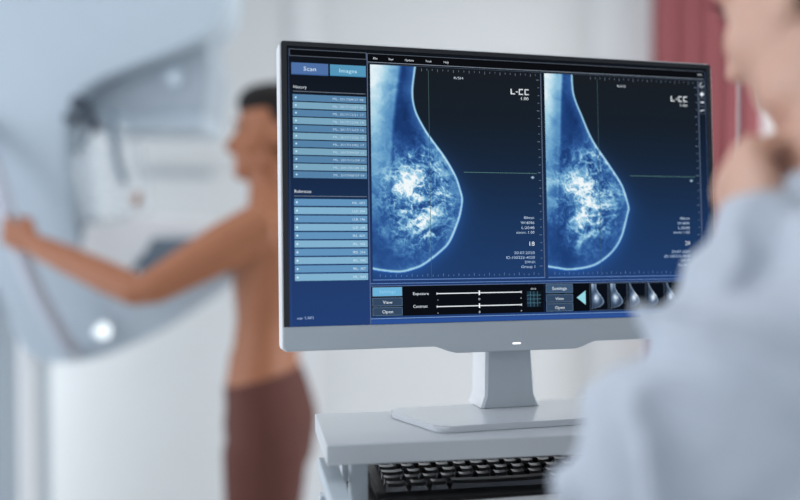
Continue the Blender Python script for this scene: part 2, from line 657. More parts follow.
def breast(outl, u0, gc, mus, seed, nip):
    cur = catmull([Vector((*p, 0)) for p in outl], 8)
    C = np.array([(p.x, p.y) for p in cur])

    def fn(U, V):
        d = np.full(U.shape, 1e9)
        for i in range(len(C) - 1):
            a, b = C[i], C[i + 1]
            ab = b - a
            t = np.clip(((U - a[0]) * ab[0] + (V - a[1]) * ab[1]) / (ab @ ab), 0, 1)
            d = np.minimum(d, np.hypot(U - a[0] - t * ab[0], V - a[1] - t * ab[1]))
        top = C[:np.argmax(C[:, 0]) + 1]
        bot = C[np.argmax(C[:, 0]):][::-1]
        ut = np.interp(V, top[:, 1], top[:, 0])
        ins = np.zeros(U.shape, bool)
        vm = C[np.argmax(C[:, 0]), 1]
        # even-odd test
        PX, PY = np.append(C[:, 0], [-50, -50]), np.append(C[:, 1], [C[-1, 1], C[0, 1]])
        n = len(PX)
        for i in range(n):
            x1, y1, x2, y2 = PX[i], PY[i], PX[(i + 1) % n], PY[(i + 1) % n]
            if y1 == y2:
                continue
            c = ((y1 > V) != (y2 > V)) & (U < (x2 - x1) * (V - y1) / (y2 - y1) + x1)
            ins ^= c
        x, y = U / 10 + seed, V / 10
        wx, wy = fbm(x * .9, y * .9) * 2.2, fbm(x * .9 + 40, y * .9 + 9) * 2.2
        web = ridge(x * .9 + wx, y * .9 + wy)
        fine = ridge(x * 2.0 + wx * 1.6, y * 2.0 + wy * 1.6)
        cloud = fbm(x * .5 + wx * .5, y * .5 + wy * .5)
        # fibres fanning out from the nipple
        rr = np.hypot(U - nip[0] - 14, V - nip[1])
        th = np.arctan2(V - nip[1], -(U - nip[0] - 14))
        fib = ridge(th * 6.5 + fbm(x * .7, y * .7) * 2.4 + seed, rr / 34 + wx * .35, 3)
        gx, gy = (U - gc[0]), (V - gc[1])
        core = np.exp(-((gx / 17) ** 2 + (gy / 17) ** 2))
        zone = np.exp(-(((U - gc[0] - 14) / 44) ** 2 + ((V - gc[1] - 12) / 58) ** 2) ** 1.6)
        t = .20 + .20 * (cloud - .4) + .07 * web
        t = t + zone * (.04 + .34 * sst(.15, .75, web) + .50 * sst(.15, .8, fib) * sst(0, 40, U - gc[0] + 22) + .24 * sst(.2, .8, fine) + .25 * (cloud - .45))
        t = t + core * (.28 + .5 * fine + .15 * web)
        lobe = np.exp(-(((U - gc[0] - 2) / 20) ** 2 + ((V - gc[1] - 50) / 26) ** 2))
        t = t + lobe * (.08 + .30 * web * cloud * 1.6)
        # dark fat band below the skin in the upper half
        t = t - .10 * sst(4, 14, d) * sst(150, 70, V)
        # chest muscle at the left edge
        um = np.interp(V, mus[0], mus[1])
        e = (U - u0) / np.maximum(um - u0, 1)
        k = np.interp(V, [20, 60, 110, 160, 215, 255], [.95, .85, .55, .36, .10, 0])
        m = k * (.55 * sst(1.0, .8, e) + .38 * sst(.75, .1, e) + .10 * sst(1.5, .95, e))
        t = np.maximum(t, 0) * (1 - .5 * np.clip(m, 0, 1)) + m * (.9 + .25 * (cloud - .5))
        # skin line
        t = t * sst(0, 2.5, d) + .25 * (1 - sst(0, 2.5, d)) + .40 * np.exp(-((d - 1.0) / 1.1) ** 2) + .18 * np.exp(-d / 6)
        inside = ramp(np.clip(t, 0, 1), SKIN)
        outside = ramp(V, [(20, (25, 30, 36)), (80, (23, 32, 43)), (140, (25, 41, 64)), (200, (28, 53, 90)), (265, (32, 61, 108))])  # same gradient around the scan, part of it painted glare
        glow = np.exp(-d / 9)[..., None] * np.array([8, 22, 44]) * sst(60, 190, V)[..., None]
        edge = sst(.9, -.1, d)[..., None] * np.array([70, 110, 140])
        outside = outside + glow + edge
        return np.where(ins[..., None], inside, outside)
    return fn


MU = ([20, 60, 107, 150, 255], [140, 133, 127, 124, 118])
MU2 = ([20, 60, 107, 150, 255], [339, 336, 334, 330, 324])
scanL = grid_mesh('scan_image', 99.8, 21.6, 307.4, 264.2, 230, 268, breast(BL, 99.8, (139, 158), MU, 3.3, (207, 175)), -1.4, screen)
scanR = grid_mesh('scan_image', 312.4, 21.6, 520.4, 264.2, 230, 268, breast(BR, 312.4, (352, 152), MU2, 13.7, (420, 182)), -1.4, screen)

TK, CR = (150, 168, 192), (86, 128, 122)
for (x0, x1, cu, cv, rk, rv, z1, big, inf) in (
        (99.8, 307.4, 168.2, 141.7, 'R/SH', (199, 33.8), '1.00', '18', (295.6,)),
        (312.4, 520.4, 381.6, 142.4, 'R/SG', (408.5, 34.2), '1.01', '24', (503.6,))):
    u = UI()
    for k in range(24):
        h = 3.4 if k % 3 == 0 else 2.0
        p = x0 + 60 + k * 6.4
        if p < x1 - 3:
            u.rect(p, 23.4, p + .55, 23.4 + h, (110, 122, 138), -1.8)
    for k in range(34):
        p = x0 + 8 + k * 6.2
        if p < x1 - 3:
            u.rect(p, 261.5 - (3.2 if k % 3 == 0 else 1.8), p + .5, 261.5, (110, 140, 190), -1.8)
    for k in range(25):
        p = 30 + k * 9.2
        u.rect(x1 - 4.2 - (1.4 if k % 4 == 0 else 0), p, x1 - 2.2, p + .6, (120, 136, 160), -1.8)
    u.rect(x1 - .2, 22, x1 + .7, 265, (98, 112, 140), -1.8).rect(x0, 264.2, x1, 265.2, (96, 130, 190), -1.8)
    u.build('ruler_ticks')
    u = UI()
    u.rect(cu - .3, 25, cu + .3, 263, (66, 92, 92) if x0 < 200 else (62, 86, 92), -1.7)
    nipu = 209 if x0 < 200 else 423
    u.rect(nipu, cv - .3, x1 - 7, cv + .3, CR, -1.7)
    u.poly([(x1 - 15, cv + 4.8), (x1 - 12.6, cv + 3), (x1 - 10.2, cv + 4.8), (x1 - 12.6, cv + 6.6)], (150, 180, 200), -1.7)
    u.build('crosshair')
    u = UI()
    lx = 269 if x0 < 200 else 481.8
    # squared capitals L-CC
    c = (232, 240, 246)
    u.rect(lx, 42.2, lx + 1.3, 48.6, c, -1.8).rect(lx, 47.4, lx + 5.4, 48.6, c, -1.8).rect(lx + 6.6, 45, lx + 9, 46, c, -1.8)
    for q in (lx + 10.4, lx + 17.6):
        u.rect(q, 42.0, q + 1.2, 48.8, c, -1.8).rect(q, 42.0, q + 5.2, 43.1, c, -1.8).rect(q, 47.7, q + 5.2, 48.8, c, -1.8)
    u.text(z1, lx + 22.6, 54.8, 3.4, c, width=9.6, right=True)
    u.build('view_label')
    UI().text(rk, rv[0], rv[1], 2.8, (200, 210, 222), width=11).build('side_label')
    u = UI()
    X = inf[0]
    for t, v, wd in (('80mm', 195.6, 13), ('W:4096', 201.6, 17), ('L:2048', 207.4, 16), ('zoom: 1.00', 212.8, 23)):
        u.text(t, X, v, 3.1, (190, 210, 232), width=wd, right=True)
    u.text(big, X, 227.2, 5.0, (225, 236, 246), width=6.6, right=True, bold=False)
    for t, v, wd in (('20.07.2020', 236.8, 26), ('ID:100323-4020', 242.4, 36), ('DW-01', 247.8, 12.5), ('Group 1', 253.2, 17.5)):
        u.text(t, X, v, 3.1, (180, 204, 232), width=wd, right=True)
    u.build('scan_details')

# tool icons at the right border
def circ(u_, v_, r, rgb, seg=14, w_=-1.8):
    return [(u_ + r * math.cos(2 * math.pi * k / seg), v_ + r * math.sin(2 * math.pi * k / seg)) for k in range(seg)]


for k, v in enumerate((22, 33.4, 43.4, 53.6)):
    q = UI().frame(521.6, v, 530.4, v + 9.4, .5, (84, 96, 112))
    if k == 0:
        pr = circ(526, v + 4.7, 3.0, None)
        pi = circ(526, v + 4.7, 2.2, None)
        for i in range(11):
            q.poly([pr[i], pr[i + 1], pi[i + 1], pi[i]], WHT, -1.7)
    elif k == 1:
        q.poly(circ(526, v + 4.7, 2.3, None), (240, 248, 255), -1.7).rect(522.8, v + 4.3, 529.2, v + 5.1, WHT, -1.8).rect(525.6, v + 1.6, 526.4, v + 7.8, WHT, -1.8)
    elif k == 2:
        q.rect(523.8, v + 4.0, 528.6, v + 5.8, WHT, -1.7)
    else:
        q.poly([(523.4, v + 5), (528.6, v + 3.8), (528.6, v + 4.8), (523.4, v + 6.2)], WHT, -1.7)
    q.build('tool_icon')
UI().rect(521, 64, 521.5, 264, (70, 90, 130)).rect(531, 9, 531.6, 306, (66, 84, 120)).build('divider_line')

# control strips
u = UI().rect(97.8, 271.8, 306.4, 305.4, (11, 15, 21)).rect(97.8, 271.2, 306.4, 271.9, (96, 118, 160), -1.5)
u.rect(97.2, 268.4, 531, 269.0, (110, 146, 205), -1.5).rect(97.2, 307.6, 531, 308.4, (120, 156, 212), -1.5).rect(97.2, 309.2, 531, 314, (44, 80, 148), -1.5)
u.text('Exposure', 146, 282.4, 3.3, WHT, width=18.5).text('Contrast', 146, 296.8, 3.3, WHT, width=17)
u.build('control_strip')
for v in (281.2, 296.0):
    q = UI().rect(173.8, v - .5, 278, v + .6, (232, 238, 244), -1.7).rect(224.6, v - 2.6, 226.2, v + 2.6, (245, 250, 255), -1.9)
    q.rect(173.8, v - 1.2, 174.6, v + 1.2, WHT, -1.8).rect(277.2, v - 1.4, 278, v + 1.4, WHT, -1.8)
    q.text('-', 174.6, v + 8.2, 2.6, WHT, width=1.4).text('0', 224.4, v + 8.6, 2.6, WHT, width=2.0).text('+', 276.2, v + 8.4, 2.6, WHT, width=1.8)
    q.build('slider')
q = UI().rect(284.6, 280.6, 302.4, 298.8, (50, 84, 112))
for k in range(1, 4):
    q.rect(284.6 + k * 4.45 - .25, 280.6, 284.6 + k * 4.45 + .25, 298.8, (80, 124, 142), -1.7)
    q.rect(284.6, 280.6 + k * 4.55 - .25, 302.4, 280.6 + k * 4.55 + .25, (80, 124, 142), -1.7)
q.text('Grid', 289.5, 278.6, 2.0, WHT, width=6.5)
q.build('grid_button')
for x0, lit in ((98.8, True), (308.8, False)):
    for k, t in enumerate(('Settings', 'View', 'Open')):
        v = (272.8, 284.8, 295.4)[k]
        c = (108, 178, 218) if (lit and k == 0) else ((62, 88, 118) if k == 0 else (52, 72, 98))
        q = UI().rect(x0, v, x0 + 34.6, v + (10.4 if k == 0 else 9.4), c, -1.7).frame(x0, v, x0 + 34.6, v + (10.4 if k == 0 else 9.4), .5, (96, 122, 150), -1.8)
        wd = (18.5, 11, 12.5)[k]
        q.text(t, x0 + 17.3 - wd / 2, v + 6.7, 3.5, (150, 205, 235) if (lit and k == 0) else WHT, width=wd, w_=-2.1)
        q.build('menu_button')
UI().rect(306.6, 271.8, 531, 305.4, (9, 13, 19)).rect(306.6, 271.2, 531, 271.9, (96, 118, 160), -1.5).build('control_strip')
UI().poly([(348.4, 289.2), (360.0, 297.9), (360.0, 280.9)], (150, 214, 226), -1.8).build('arrow_icon')
GREY = [(0, (10, 15, 24)), (.4, (66, 84, 108)), (.7, (128, 150, 176)), (1, (226, 236, 246))]


def thumb(u0, kind):
    def fn(U, V):
        x, y = (U - u0) / 22., (V - 272.8) / 32.
        ks = [0, .2, .36, .52, .66, .78, .87, .93, 1]
        xr = np.interp(y, ks, [.34, .36, .50, .70, .80, .74, .54, .2, -1] if kind == 0 else [.10, .22, .40, .58, .68, .62, .44, .14, -1])
        d = xr - x
        ins = (d > 0) & (x > .06)
        n = fbm(U / 2.5, V / 2.5)
        t = .34 + .8 * np.exp(-(((x - .34) / .18) ** 2 + ((y - .55) / .17) ** 2)) * (.5 + n) + .45 * np.exp(-(d / .07) ** 2)
        if kind == 0:
            t = t + .6 * np.exp(-((x - .12) / .12) ** 2) * sst(.45, 0, y)
        t = np.clip(t * .9, 0, 1)
        return ramp(np.where(ins, t, 0), GREY)
    o = grid_mesh('thumbnail', u0, 272.8, u0 + 22, 304.8, 34, 48, fn, -1.8, screen)
    return o


for k in range(7):
    u0 = 366.6 + k * 25.3
    if u0 + 22 < 531:
        thumb(u0, 0 if k < 2 else 1)
        UI().frame(u0 - 1.2, 272.6, u0 + 23, 305.0, .6, (66, 80, 98), -2.0).build('thumbnail_frame')

# ------------------------------------------------------------------ cart with shelf and keyboard tray
DY = R(10.0)
cx_, sx_ = math.cos(DY), math.sin(DY)
CO = Vector((-0.0743, 0.866, 0))          # front left corner of the shelf


def D(a, b, z):
    """cart frame: a to the right along the front edge, b towards the back"""
    return Vector((CO.x + cx_ * a - sx_ * b, CO.y + sx_ * a + cx_ * b, z))


cart = thing('computer_cart', 'pale grey computer cart carrying the monitor on a raised shelf', 'cart', D(0.31, 0.05, 0), DY)
CI = Matrix.Translation(cart.location) @ Matrix.Rotation(DY, 4, 'Z')
CIi = CI.inverted()


def cbox(a0, a1, b0, b1, z0, z1, bevel=0.0, seg=2):
    c = CIi @ D((a0 + a1) / 2, (b0 + b1) / 2, (z0 + z1) / 2)
    return box_bm(c, (a1 - a0, b1 - b0, z1 - z0), None, bevel, seg)


WD = 0.62
obj('shelf', cbox(0, WD, 0, 0.155, DESKZ - .0215, DESKZ, .0015, 3), M_cart, cart)
TZ = 1.060                                    # top of the keyboard tray
obj('side_rail', cbox(-.001, .019, -.20, .10, 1.078, 1.096, .0015), M_cartm, cart)
obj('side_rail', cbox(WD - .019, WD + .001, -.20, .10, 1.078, 1.096, .0015), M_cartm, cart)
obj('tray', cbox(.034, WD - .034, -.14, .20, TZ - .012, TZ, .002), M_kb, cart)
for a in (.0285, WD - .0475):
    obj('shelf_post', cbox(a, a + .019, .035, .060, TZ - .03, DESKZ - .0215, .002), M_cartm, cart)
    obj('shelf_post', cbox(a, a + .019, .125, .148, TZ - .03, DESKZ - .0215, .002), M_cartm, cart)
obj('crossbar', cbox(.004, WD - .004, .14, .16, TZ - .05, TZ - .021, .003), M_cartm, cart)
for a in (.014, WD - .044):
    obj('column', cbox(a, a + .03, .15, .195, .10, TZ - .021, .004), M_cartm, cart)
    obj('foot_bar', cbox(a - .01, a + .04, -.17, .17, .05, .10, .008), M_cartm, cart)
    for b in (-.14, .14):
        bm = bmesh.new()
        c = CIi @ D(a + .015, b, .026)
        add_loft(bm, [(c + Vector((-.012, 0, 0)), .026, .026), (c + Vector((.012, 0, 0)), .026, .026)], 20)
        obj('castor', bm, M_dark, cart, True)
obj('lower_shelf', cbox(.026, WD - .026, -.1, .19, .40, .42, .003), M_cart, cart)

# ------------------------------------------------------------------ keyboard
KZ = TZ + .0005
k0 = G(395, 482, KZ + .018)
kbd = thing('keyboard', 'black keyboard with glossy keys in the tray under the monitor shelf', 'keyboard', (k0.x, k0.y, KZ), DY)
PT = .0182
PX = .0205
KW = 13.6 * PX
bm = bmesh.new()
verts = []
for (a, b, z) in ((-.020, -.026, .004), (-.020, .105, .014)):
    pass
x0, x1 = -.021, KW + .004
prof = [(-.024, 0), (.108, 0), (.108, .0165), (.096, .0165), (-.012, .0095), (-.022, .0070), (-.024, .004)]
L = [bm.verts.new((x0, b, z)) for b, z in prof]
Rr = [bm.verts.new((x1, b, z)) for b, z in prof]
bm.faces.new(L)
bm.faces.new(Rr[::-1])
for i in range(len(prof)):
    j = (i + 1) % len(prof)
    bm.faces.new((L[i], L[j], Rr[j], Rr[i]))
bmesh.ops.bevel(bm, geom=bm.edges[:], offset=.0012, segments=2, affect='EDGES')
obj('keyboard_case', bm, M_kb, kbd)


def key_bm(wd, dp=.0152, h=.0085):
    """tapered keycap with a dished top"""
    bm = bmesh.new()
    n, mN = 9, 5
    top = {}
    for i in range(n):
        for j in range(mN):
            x = (i / (n - 1) - .5) * (wd - .0042)
            y = (j / (mN - 1) - .5) * (dp - .0042) + .0004
            fx = 2 * abs(i / (n - 1) - .5)
            z = h - .0011 * (1 - fx ** 2.5)
            if j == 0:
                y -= .0009
                z -= .0024
            top[i, j] = bm.verts.new((x, y, z))
    for i in range(n - 1):
        for j in range(mN - 1):
            bm.faces.new((top[i, j], top[i + 1, j], top[i + 1, j + 1], top[i, j + 1]))
    ring = [(i, 0) for i in range(n)] + [(n - 1, j) for j in range(1, mN)] + [(i, mN - 1) for i in range(n - 2, -1, -1)] + [(0, j) for j in range(mN - 2, 0, -1)]
    lows = []
    for q in ring:
        v = top[q].co
        lows.append(bm.verts.new((v.x * wd / (wd - .0042), v.y * dp / (dp - .0042), 0)))
    for i in range(len(ring)):
        j = (i + 1) % len(ring)
        bm.faces.new((top[ring[i]], lows[i], lows[j], top[ring[j]]))
    bm.faces.new(lows[::-1])
    return bm


rows = [[1.3, 1.1, 1.1, 5.6, 1.1, 1.0, 1.1, 1.1],
        [1.15] + [1.0] * 10 + [2.2],
        [1.45] + [1.0] * 10 + [1.9],
        [1.25] + [1.0] * 11 + [1.1],
        [1.0] * 12 + [1.4],
        [1.0] * 13]
cache = {}
for r_, ws in enumerate(rows):
    x = -.0125
    for wd in ws:
        if x + wd * PX > x1 + .001:
            break
        mw = round(wd * PX - .0026, 5)
        b = r_ * PT
        z = .0095 + b * (.007 / .108) + .0
        if mw not in cache:
            o = obj('key', key_bm(mw), M_key, kbd)
            cache[mw] = o
        else:
            o = cache[mw].copy()
            COL.objects.link(o)
            o.parent = kbd
        o.location = (x + wd * PX / 2, b, z)
        o.rotation_euler = (R(3.7), 0, 0)
        x += wd * PX

# white palm board before the keyboard
pb = G(440, 500, TZ + .008)
py_ = R(13)
board = obj('palm_rest', box_bm((0.10, -.06, 0), (.24, .12, .008), None, .002), M_white)
board.location = (pb.x - .01, pb.y - .010, TZ + .0045)
board.rotation_euler = (0, 0, py_)
tag(board, 'flat white palm board lying in front of the black keyboard', 'palm rest')

# ------------------------------------------------------------------ mammography machine
MD = 2.42
mach = thing('mammography_machine', 'large pale blue breast x-ray machine with a curved arm, at left', 'medical machine', (P(-60, 0, MD).x, MD + .3, 0))
MO = Vector(mach.location)


def mprism(name, pix, d, depth, m, bevel=.01, smooth=True, sub=0, seg=3):
    pts = [P(x, y, d) for x, y in pix]
    if sub:
        pts = catmull(pts, sub, True)
    yy = pts[0].y
    pts = [Vector((p.x, yy, p.z)) - MO for p in pts]
    bm = bmesh.new()
    add_prism(bm, pts, depth, bevel, seg)
    o = obj(name, bm, m, mach)
    return o


bm = bmesh.new()
add_box(bm, Vector((P(-104, 0, 2.7).x, 2.95, 1.1)) - MO, (.62, .42, 2.2), None, .06, 5)
obj('column', bm, M_mach2, mach, True)
bm = bmesh.new()
add_box(bm, Vector((P(20, 0, 2.6).x - .005, 2.66, .62)) - MO, (.05, .06, 1.24), None, .02, 4)
obj('guide_post', bm, M_white, mach, True)
arm = [(-170, -190), (150, -190), (205, -170), (222, -110), (226, -30), (222, 10), (206, 30), (180, 44), (145, 58), (104, 74), (78, 90),
       (64, 112), (61, 150), (66, 200), (76, 245), (92, 280), (118, 292), (150, 285), (190, 262), (222, 252), (230, 262), (228, 278),
       (208, 296), (176, 318), (140, 340), (100, 357), (66, 364), (36, 361), (14, 345), (4, 318), (-4, 285), (-90, 270), (-170, 270)]
mprism('c_arm', arm, MD, .22, M_mach, .035, sub=4, seg=4)
mprism('tube_housing', [(62, 80), (150, 55), (206, 35), (212, 70), (205, 117), (82, 118), (62, 104)], MD + .10, .26, M_mach2, .012)  # greyer tone puts the tube head's underside shading into the colour
mprism('collimator_frame', [(84, 116), (204, 115), (202, 130), (86, 130)], MD + .07, .26, M_mach, .005)
mprism('detector_plate', [(152, 238), (216, 237), (205, 262), (176, 282), (134, 290), (138, 262)], MD - .02, .28, M_slate, .008)
mprism('breast_support', [(84, 226), (140, 214), (212, 222), (218, 238), (150, 240), (130, 262), (118, 290), (86, 288), (78, 262)], MD + .02, .26, M_white, .01)
# clear compression paddle and its bracket
bm = bmesh.new()
add_prism(bm, [P(x, y, MD - .02) - MO for x, y in ((82, 118), (116, 118), (126, 182), (128, 214), (84, 222), (70, 170))], .22, .004, 2)
obj('compression_paddle', bm, M_glass, mach)
bm = bmesh.new()
add_tube(bm, [P(x, y, MD - .03) - MO for x, y in ((112, 112), (114, 135), (117, 160), (124, 184))], .009, 10, 3)
obj('paddle_arm', bm, M_dark and mat('teal_grey', (84, 104, 120), .5), mach, True)
bm = bmesh.new()
add_tube(bm, [P(x, y, MD - .03) - MO for x, y in ((94, 122), (84, 138), (74, 152))], .006, 10, 3)
obj('paddle_brace', bm, mat('teal_grey', (84, 104, 120), .5), mach, True)
for px, py, r in ((78, 103, .022), (90, 121, .021), (68, 118, .013)):
    bm = bmesh.new()
    c = P(px, py, MD - .05) - MO
    add_loft(bm, [(c + Vector((0, .05, 0)), r * .8, r * .8), (c, r, r), (c + Vector((0, -.012, 0)), r * .85, r * .85)], 18, Vector((0, 0, 1)))
    add_box(bm, c + Vector((0, .03, 0)), (r * 2.6, .03, r * .9), Euler((0, R(35), 0)).to_matrix(), .004)
    obj('clamp_knob', bm, M_dark, mach)
bm = bmesh.new()
c = P(137, 199, MD - .03) - MO
add_ell(bm, c, (.014, .014, .024))
obj('release_knob', bm, mat('tan_knob', (170, 140, 128), .5), mach, True)
# grab rail the person holds
rail = [P(x, y, d) for x, y, d in ((-26, 120, 2.42), (-14, 145, 2.36), (-4, 175, 2.32), (8, 215, 2.30), (20, 250, 2.30), (36, 290, 2.30), (56, 326, 2.32), (70, 348, 2.37), (74, 354, 2.43))]
bm = bmesh.new()
add_tube(bm, [p - MO for p in rail], .022, 16, 4)
obj('grab_rail', bm, mat('rail_grey', (178, 184, 196), .4), mach, True)


def disc(name, px, py, d, r, m, th=.012):
    bm = bmesh.new()
    c = P(px, py, d) - MO
    add_loft(bm, [(c + Vector((0, th, 0)), r, r), (c, r, r), (c + Vector((0, -.003, 0)), r * .85, r * .85)], 28, Vector((0, 0, 1)))
    return obj(name, bm, m, mach)


disc('rotation_hub', 174, 78, MD + .09, .030, M_mach)
disc('hub_lens', 174, 78, MD + .083, .016, emit((190, 206, 222), 1.0))
disc('arm_light', 103, 331, MD - .012, .026, mat('chrome', (230, 236, 240), .1, metal=1))
disc('arm_light_lens', 103, 331, MD - .018, .019, emit((240, 250, 255), 1.7))
disc('glint_disc', 134, 275, MD - .035, .010, emit((200, 228, 250), 1.3))  # glowing disc standing in for a small glint, not a lamp

# ------------------------------------------------------------------ red curtain, pole, wall rail
cur = thing('curtain', 'dusty red hanging curtain on the back wall, right of the monitor', 'curtain', (P(706, 0, 3.3).x, 3.42, 0))
bm = bmesh.new()
xa, xb = P(652, 0, 3.4).x, P(765, 0, 3.4).x
n = 90
cols = []
for i in range(n + 1):
    t = i / n
    x = xa + (xb - xa) * t - cur.location.x
    y = .022 * math.sin(t * 2 * math.pi * 5.5) + .01 * math.sin(t * 31 + 1)
    cols.append([bm.verts.new((x, y * (0.5 + .5 * (1 - z / 2.6)) + 0, z)) for z in (.04, .8, 1.6, 2.2, 2.62)])
for i in range(n):
    for j in range(4):
        bm.faces.new((cols[i][j], cols[i + 1][j], cols[i + 1][j + 1], cols[i][j + 1]))
cl = obj('cloth', bm, M_red, cur, True)
sm = cl.modifiers.new('thick', 'SOLIDIFY')
sm.thickness = .004
bm = bmesh.new()
add_tube(bm, [Vector((xa - cur.location.x - .05, 0, 2.64)), Vector((xb - cur.location.x + .05, 0, 2.64))], .012)
for s in (xa - cur.location.x - .03, xb - cur.location.x + .03):
    add_box(bm, Vector((s, .13, 2.64)), (.02, .28, .02))
obj('curtain_rod', bm, M_white, cur)

pp = P(738.5, 120, 1.24)
pole = thing('pole_stand', 'slim pale vertical pole between the red curtain and the monitor', 'stand', (pp.x, pp.y, 0))
bm = bmesh.new()
add_tube(bm, [Vector((0, 0, .05)), Vector((0, 0, 1.95))], .0030, 16)
obj('pole', bm, M_pole, pole, True)
for k in range(4):
    bm = bmesh.new()
    a = R(45 + 90 * k)
    add_tube(bm, [Vector((0, 0, .07)), Vector((.085 * math.cos(a), .085 * math.sin(a), .035))], [.008, .006], 10)
    add_ell(bm, Vector((.085 * math.cos(a), .085 * math.sin(a), .018)), (.018, .018, .018), seg=12)
    obj('leg', bm, M_pole, pole, True)

wr = obj('wall_rail', box_bm((0, 0, 0), (.34, .02, .035), None, .006), mat('rail_pale', (186, 192, 198), .6))
wr.location = (P(172, 173, 3.68).x, 3.69, P(172, 173, 3.68).z)
tag(wr, 'short grey rail on the white wall seen through the machine arm', 'wall rail')


# ------------------------------------------------------------------ people
def frame_of(g):
    F = Vector((g[0], g[1], 0)).normalized()
    Lf = Vector((-F.y, F.x, 0))
    return F, Lf


def add_head(bm, C, F, Lf, s=1.0, tilt=0.0, jaw=0.0):
    """C: point between the ears at eye height. F forward, Lf to the left"""
    U = Vector((0, 0, 1))
    Ft = (F * math.cos(tilt) - U * math.sin(tilt)).normalized()
    Ut = Lf.cross(Ft) * -1
    if Ut.z < 0:
        Ut = -Ut
    M3 = Matrix((Ft, Lf, Ut)).transposed()
    T = lambda x, y, z: C + (Ft * x + Lf * y + Ut * z) * s

    def e(c, r):
        add_ell(bm, T(*c), [q * s for q in r], M3, 24)
    e((-.012, 0, .030), (.098, .077, .082))
    e((.022, 0, -.020), (.070, .064, .078))
    e((.028 + jaw * .5, 0, -.066), (.058, .050, .046))
    e((.060 + jaw, 0, -.098), (.026, .026, .018))
    for q in (-1, 1):
        e((.050, q * .034, -.030), (.030, .026, .030))
        e((.010, q * .048, -.070), (.035, .014, .026))
        e((.078, q * .030, .016), (.016, .026, .008))
        e((.072, q * .030, -.001), (.0145, .0145, .0125))
        e((-.008, q * .077, -.012), (.017, .008, .031))
        e((-.016, q * .081, -.006), (.012, .006, .024))
        e((.100, q * .011, -.044), (.010, .0075, .0075))
    add_tube(bm, [T(.080, 0, .008), T(.094, 0, -.012), T(.108, 0, -.034), T(.107, 0, -.042), T(.092, 0, -.046)], [.0085 * s, .0085 * s, .0105 * s, .0105 * s, .008 * s], 12)
    lj = min(jaw, 0) * .55
    e((.084 + lj, 0, -.066), (.012, .024, .0065))
    e((.083 + lj, 0, -.076), (.012, .021, .0068))
    e((.072 + lj, 0, -.062), (.020, .030, .020))
    return T, M3


def add_hand(bm, W, K, side, palm_n, curls, thick=1.0, fl=1.0):
    """W wrist, K middle of the knuckles, side: index-finger side, palm_n: palm normal, curls: bend per joint"""
    d = (K - W).normalized()
    side = (side - d * side.dot(d)).normalized()
    pn = (palm_n - d * palm_n.dot(d) - side * palm_n.dot(side)).normalized()
    Lp = (K - W).length
    add_loft(bm, [(W - d * .02, .023 * thick, .018 * thick), (W, .024 * thick, .017 * thick), (W + d * Lp * .4, .034 * thick, .016 * thick),
                  (W + d * Lp * .8, .038 * thick, .014 * thick), (K + d * .004, .036 * thick, .011 * thick)], 16, pn)
    lens = (.072, .080, .074, .058)
    for i in range(4):
        off = (1.5 - i) * .0185 * thick
        p = K + side * off - d * (.004 if i in (0, 2) else (.0 if i == 1 else .010))
        q = [p - d * .025, p]
        ang = 0
        for j, frac in enumerate((.45, .32, .23)):
            ang += curls[j] * (1 + .08 * i)
            dd = d * math.cos(ang) + pn * math.sin(ang)
            p = p + dd * lens[i] * frac * fl
            q.append(p)
        r = .0088 * thick
        add_tube(bm, q, [r, r * 1.02, r * .95, r * .86, r * .7], 12, 2)
    p = W + d * .02 + side * .018
    q = [p, p + d * .022 + side * .020 + pn * .012, p + d * .048 + side * .026 + pn * .028, p + d * .070 + side * .018 + pn * .036]
    add_tube(bm, q, [.015 * thick, .0125 * thick, .0105 * thick, .0075 * thick], 12, 2)


# --- the person at the machine
WDp = 2.30
pt = lambda x, y, dd=0.0: P(x, y, WDp + dd)
p1 = thing('person', 'person with bare back and brown leggings, reaching left to the machine rail', 'person', (P(268, 0, WDp).x, WDp, 0))
O1 = Vector(p1.location)
F1, L1 = frame_of((-.985, -.17))
rel = lambda v: v - O1
bm = bmesh.new()
Hc = pt(274, 134)
T1, M1 = add_head(bm, rel(Hc), F1, L1, 1.10, -0.03, 0.010)
YH = Vector((0, 1, 0))
px = 1 / 374.
# torso (r_side is along x here, r_hint is depth)
tor = [((266, 158), 20, .056), ((268, 184), 19, .058), ((274, 205), 27, .10), ((276, 222), 36, .165), ((275, 248), 40, .175), ((272, 285), 38, .155),
       ((268, 320), 31, .135), ((266, 350), 32, .145), ((264, 378), 37, .170), ((270, 410), 43, .180), ((270, 440), 40, .172)]
add_loft(bm, [(rel(pt(*c)), a * px, b) for c, a, b in tor], 28, YH, 2)
sk = []
for sy, dx in ((-1, 0), (1, -3)):
    hip = [((270 + dx, 440), 38, .085), ((268 + dx, 500), 34, .078), ((266 + dx, 560), 25, .060), ((268 + dx, 590), 21, .052), ((272 + dx, 640), 21, .05), ((271 + dx, 690), 13, .035), ((270 + dx, 722), 11, .032)]
    add_loft(bm, [(rel(pt(*c)) + Vector((0, sy * .088, 0)), a * px, b) for c, a, b in hip], 20, YH, 2)
    fc = rel(pt(264 + dx, 729)) + Vector((0, sy * .088, 0))
    fc.z = .035
    add_ell(bm, fc + Vector((.03, 0, .0)), (.045, .036, .034))
    add_ell(bm, fc + Vector((-.06, 0, -.008)), (.09, .040, .026))
